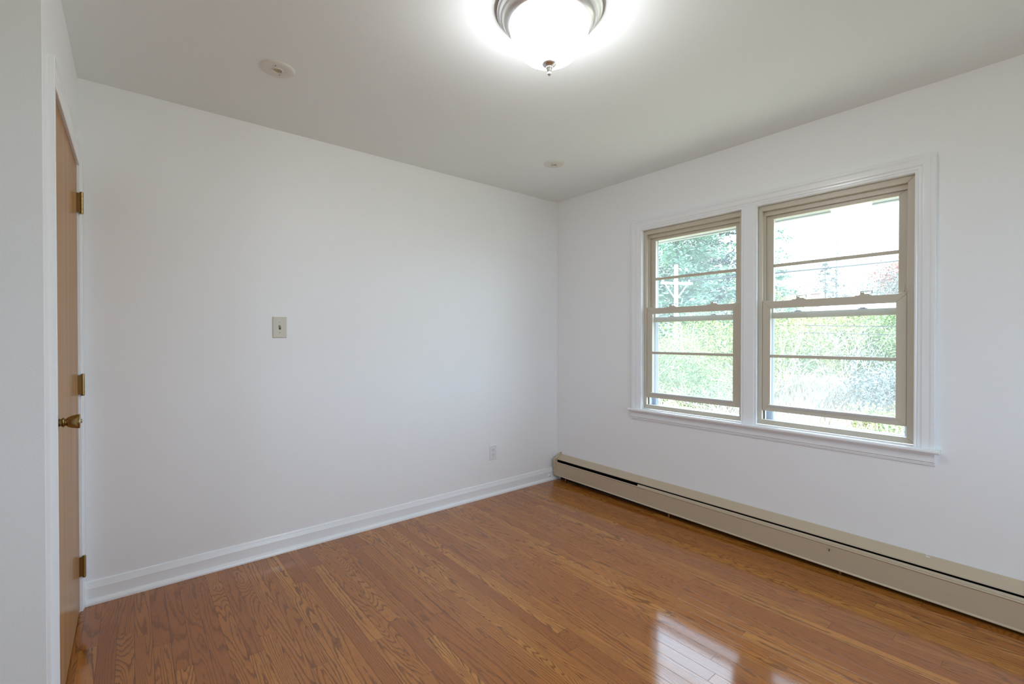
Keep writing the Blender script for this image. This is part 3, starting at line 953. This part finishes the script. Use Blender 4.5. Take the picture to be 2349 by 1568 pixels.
def conifer(name, x, y, top, r, mat, label, gap=0.42, nb=7, tuft=34, droop=0.25, s=0.13, bare=0.12, power=0.85):
    z = ground_z(x, y) - 0.05
    root = thing(name, (x, y, z), label, 'tree')
    h = top - z
    tuft, s = int(tuft * 1.8), s * 0.72
    MB().tube([(x, y, z), (x, y, z + h * 0.5), (x, y, z + h)], 0.022 * h * 0.8, 8, 0.015).build('trunk', M['bark'], root, fix=False)
    m = MB()
    zz = z + h * bare
    while zz < z + h * 0.985:
        f = 1 - (zz - z) / h
        rr = r * f ** power
        k = max(3, int(nb * (0.5 + 0.5 * f)))
        a0 = rnd.uniform(0, 6.28)
        for i in range(k):
            a = a0 + 6.28 * i / k + rnd.gauss(0, .2)
            ln = rr * rnd.uniform(0.65, 1.12) + 0.12
            p0 = Vector((x, y, zz + rnd.uniform(-.1, .1)))
            d = Vector((math.cos(a), math.sin(a), 0))
            e = p0 + d * ln + Vector((0, 0, ln * rnd.uniform(-droop, 0.16)))
            m.tube([p0, e], 0.018, 4, 0.006, cap=False)
            for t in range(int(tuft * (0.35 + 0.65 * f))):
                u = rnd.uniform(0.18, 1.0)
                w_ = 0.24 * ln * (1.1 - u) + 0.05
                p = p0.lerp(e, u) + Vector((rnd.gauss(0, w_), rnd.gauss(0, w_), rnd.gauss(0, 0.06 + w_ * 0.22)))
                q = Vector((rnd.gauss(0, .5), rnd.gauss(0, .5), 1)).normalized()
                leaf_quad(m, p, s * rnd.uniform(0.6, 1.3), q, 0.35)
        zz += gap * rnd.uniform(0.8, 1.2)
    m.build('needles', mat, root, fix=False)
    return root


# tall evergreens seen through the left window
conifer('pine_tree', 19.6, 10.6, 11.5, 3.9, M['needle'], 'tall blue-green pine behind the pale utility pole, in the left window', 0.36, 10, 120, 0.18, 0.20, 0.05, 0.6)
conifer('pine_tree', 24.7, 8.45, 9.3, 2.7, M['needle'], 'blue-green pine beside the center post, tips showing at the left edge of the right window', 0.55, 8, 90, 0.25, 0.17, 0.05, 0.55)
conifer('pine_tree', 27.5, 13.2, 10.8, 4.2, M['needle_grey'], 'hazy grey-green pine farther back between the two nearer pines', 0.40, 9, 100, 0.2, 0.25, 0.05, 0.6)
# trees against the sky in the right window
conifer('spruce_tree', 53.7, 12.8, 11.8, 3.0, M['needle_grey'], 'tall thin sparse spruce standing alone against the sky', 0.55, 6, 24, 0.16, 0.15, 0.08, 0.9)
conifer('spruce_tree', 41.2, 10.1, 7.5, 3.3, M['needle_grey'], 'bushy dark spruce just left of the tall thin spruce, in the right window', 0.42, 8, 36, 0.3, 0.17, 0.04, 0.9)
leaf_tree('maple_tree', 51.2, 6.6, 9.0, 2.9, M['leaf_red'], 'red autumn tree at the right edge of the right window', 1500, 0.17, 0.35)
leaf_tree('leafy_tree', 43.0, 5.5, 7.3, 2.7, M['leaf_grey'], 'silvery green tree in front of the red autumn tree', 2300, 0.13, 0.12)
leaf_tree('leafy_tree', 50.5, 9.7, 7.6, 2.3, M['leaf_grey'], 'thin pale tree between the tall spruce and the silvery green tree', 800, 0.11, 0.12)
leaf_tree('leafy_tree', 31.0, 9.9, 4.9, 2.3, M['leaf_yellow'], 'yellow-green tree beneath the wires at the left of the right window', 2200, 0.12, 0.08)
leaf_tree('leafy_tree', 30.5, 1.3, 4.0, 2.1, M['leaf_yellow'], 'low golden tree below the red tree, at the right edge of the right window', 1500, 0.12, 0.08)

bare = thing('bare_tree', (43.6, 9.0, ground_z(43.6, 9.0)), 'leafless pale branching tree next to the silvery green tree', 'tree')
m = MB()
for i in range(3):
    branches(m, (43.6, 9.0, ground_z(43.6, 9.0) - 0.05), (rnd.gauss(0, .25), rnd.gauss(0, .25), 1), 3.2, 0.07, 3)
m.build('branches', M['bark_pale'], bare, fix=False)

# the thicket
thick = [
    ('bush', 7.0, 3.55, 2.25, 1.25, 'leaf_green', 'green bush at the left edge of the left window'),
    ('bush', 8.6, 3.75, 2.75, 1.45, 'leaf_yellow', 'tall yellow-green bush in front of the utility pole'),
    ('bush', 9.6, 2.55, 2.60, 1.40, 'leaf_yellow', 'bright yellow-green bush at the right of the left window'),
    ('bush', 6.6, 2.10, 1.45, 1.00, 'leaf_green', 'low dark green bush in front of the bright yellow-green one, left window'),
    ('bush', 13.0, 5.6, 2.7, 1.8, 'leaf_green', 'green bush behind the front thicket, beneath the pines'),
    ('bush', 12.2, 2.95, 2.35, 1.5, 'leaf_green', 'green bush behind the bare twigs at the left of the right window'),
    ('bush', 13.8, 1.85, 2.55, 1.55, 'leaf_yellow', 'yellow-green bush in the middle of the right window'),
    ('bush', 14.2, 0.55, 2.65, 1.55, 'leaf_green', 'leafy green bush toward the right of the right window'),
    ('bush', 14.6, -0.75, 2.6, 1.6, 'leaf_yellow', 'yellow-green bush at the far right of the right window'),
    ('bush', 18.5, 4.0, 2.7, 2.0, 'leaf_yellow', 'yellow bush behind the twigs, farthest left in the right window'),
    ('bush', 20.0, 1.6, 2.5, 2.0, 'leaf_green', 'distant green bush below the house with the pale roof'),
    ('bush', 9.4, -0.35, 1.35, 1.05, 'leaf_grey', 'low grey-green bush on the right of the dry grass'),
    ('bush', 7.6, -0.95, 0.95, 0.80, 'leaf_yellow', 'low yellowish bush at the lower right of the right window'),
    ('bush', 6.3, -1.15, 0.65, 0.60, 'leaf_green', 'knee-high green bush closest to the right window'),
]
for nm, x, y, h, r, mt, lb in thick:
    shrub(nm, x, y, h, r, M[mt], lb, int(2600 * r * h ** 0.8), 0.018 + 0.0015 * x)

# bare twiggy brush between the bushes
for (x, y, h, lb) in ((8.3, 1.35, 1.9, 'tangle of bare pale twigs behind the dry grass, left of the right window'),
                      (10.6, 0.55, 2.0, 'tall bare pale twigs in the middle of the right window'),
                      (6.2, 1.15, 1.1, 'short bare pale twigs seen at the lower right of the left window')):
    z = ground_z(x, y) - 0.02
    t = thing('bare_brush', (x, y, z), lb, 'brush')
    m = MB()
    for i in range(9):
        branches(m, (x + rnd.gauss(0, .25), y + rnd.gauss(0, .25), z), (rnd.gauss(0, .55), rnd.gauss(0, .55), 0.9), h * 0.7, 0.011, 2)
    m.build('twigs', M['bark_pale'], t, fix=False)

# dry grass
m = MB()
for i in range(9000):
    x = rnd.uniform(3.6, 12.0)
    y = rnd.gauss(0.55, 1.05) + (x - 7) * 0.12
    h = rnd.uniform(0.25, 0.80) * (0.55 + 0.45 * math.sin(x * 1.3) * math.sin(y * 1.9 + 1) ** 2 + 0.25)
    z = ground_z(x, y) - 0.02
    dx, dy = rnd.gauss(0, .22) * h, rnd.gauss(0, .22) * h
    w_ = 0.006 + 0.0006 * x
    a = rnd.uniform(0, 3.14)
    cx, sy_ = math.cos(a) * w_, math.sin(a) * w_
    m.add([(x - cx, y - sy_, z), (x + cx, y + sy_, z), (x + dx + cx * .6, y + dy + sy_ * .6, z + h * .7), (x + dx * 1.6, y + dy * 1.6, z + h), (x + dx - cx * .6, y + dy - sy_ * .6, z + h * .7)],
          [(0, 1, 2, 3, 4)])
o = m.build('dry_grass', M['straw'], fix=False)
tag(o, 'pale dry grass filling the clearing below the right window', 'grass', kind='stuff')

# utility pole, wires
PX, PY = 12.56, 6.385
pz = ground_z(PX, PY)
pole = thing('utility_pole', (PX, PY, pz), 'pale wooden utility pole with a crossarm seen in the left window', 'utility pole')
MB().tube([(PX, PY, pz - 0.1), (PX, PY, 3.95)], 0.085, 12, 0.070).build('post', M['pole'], pole)
m = MB().tube([(12.13, 6.74, 3.28), (12.98, 6.04, 3.24)], 0.055, 6)
m.tube([(12.25, 6.64, 3.23), (PX - 0.05, PY + 0.05, 2.75)], 0.025, 6).tube([(12.87, 6.13, 3.2), (PX + 0.05, PY - 0.05, 2.75)], 0.025, 6)
m.build('crossarm', M['pole'], pole)
for t in (0.06, 0.94):
    a = Vector((12.13, 6.74, 3.33)).lerp(Vector((12.98, 6.04, 3.29)), t)
    MB().lathe([(0.0, 0.10), (0.03, 0.09), (0.04, 0.05), (0.025, 0.03), (0.04, 0.0), (0.0, -0.01)], a, 'z', 10).build('insulator', M['plate'], pole)


def wire(p, q, sag, r, label, group=None):
    p, q = Vector(p), Vector(q)
    pts = [p.lerp(q, i / 24) - Vector((0, 0, sag * 4 * (i / 24) * (1 - i / 24))) for i in range(25)]
    o = MB().tube(pts, r, 6).build('overhead_wire', M['wire'], origin=p)
    tag(o, label, 'wire', 'overhead wires')


wire((12.93, 6.08, 3.36), (36.5, -3.4, 6.55), 0.10, 0.034, 'thicker overhead cable from the pole crossing in front of the sky')
wire((12.20, 6.68, 3.42), (36.5, -3.2, 7.05), 0.06, 0.020, 'thin overhead wire running just above the thicker cable')
wire((12.66, 6.30, 1.80), (11.6, -3.2, 1.43), 0.02, 0.012, 'upper of the two thin wires crossing in front of the thicket')
wire((12.66, 6.30, 1.58), (11.6, -3.2, 1.23), 0.02, 0.012, 'lower of the two thin wires crossing in front of the thicket')

# house on the far slope
hx, hy = 35.2, 6.1
hz = ground_z(hx, hy)
house = thing('house', (hx, hy, hz), 'distant house with a long pale roof and brick chimney in the right window', 'house')
MB().box(33.4, 37.0, 3.7, 8.35, hz - 0.8, 3.05).build('wall', M['siding'], house)
MB().prism([(33.0, 2.98), (35.2, 3.90), (37.4, 2.98), (37.4, 3.08), (35.2, 4.02), (33.0, 3.08)], lambda p, t: (p[0], t, p[1]), 3.4, 8.3).build('roof', M['roofing'], house)
ch = MB().box(34.4, 35.1, 8.42, 9.0, hz - 0.5, 4.40).build('chimney', M['brick'], house)
MB().box(34.33, 35.17, 8.36, 9.06, 4.40, 4.50).build('chimney_cap', M['siding'], ch)
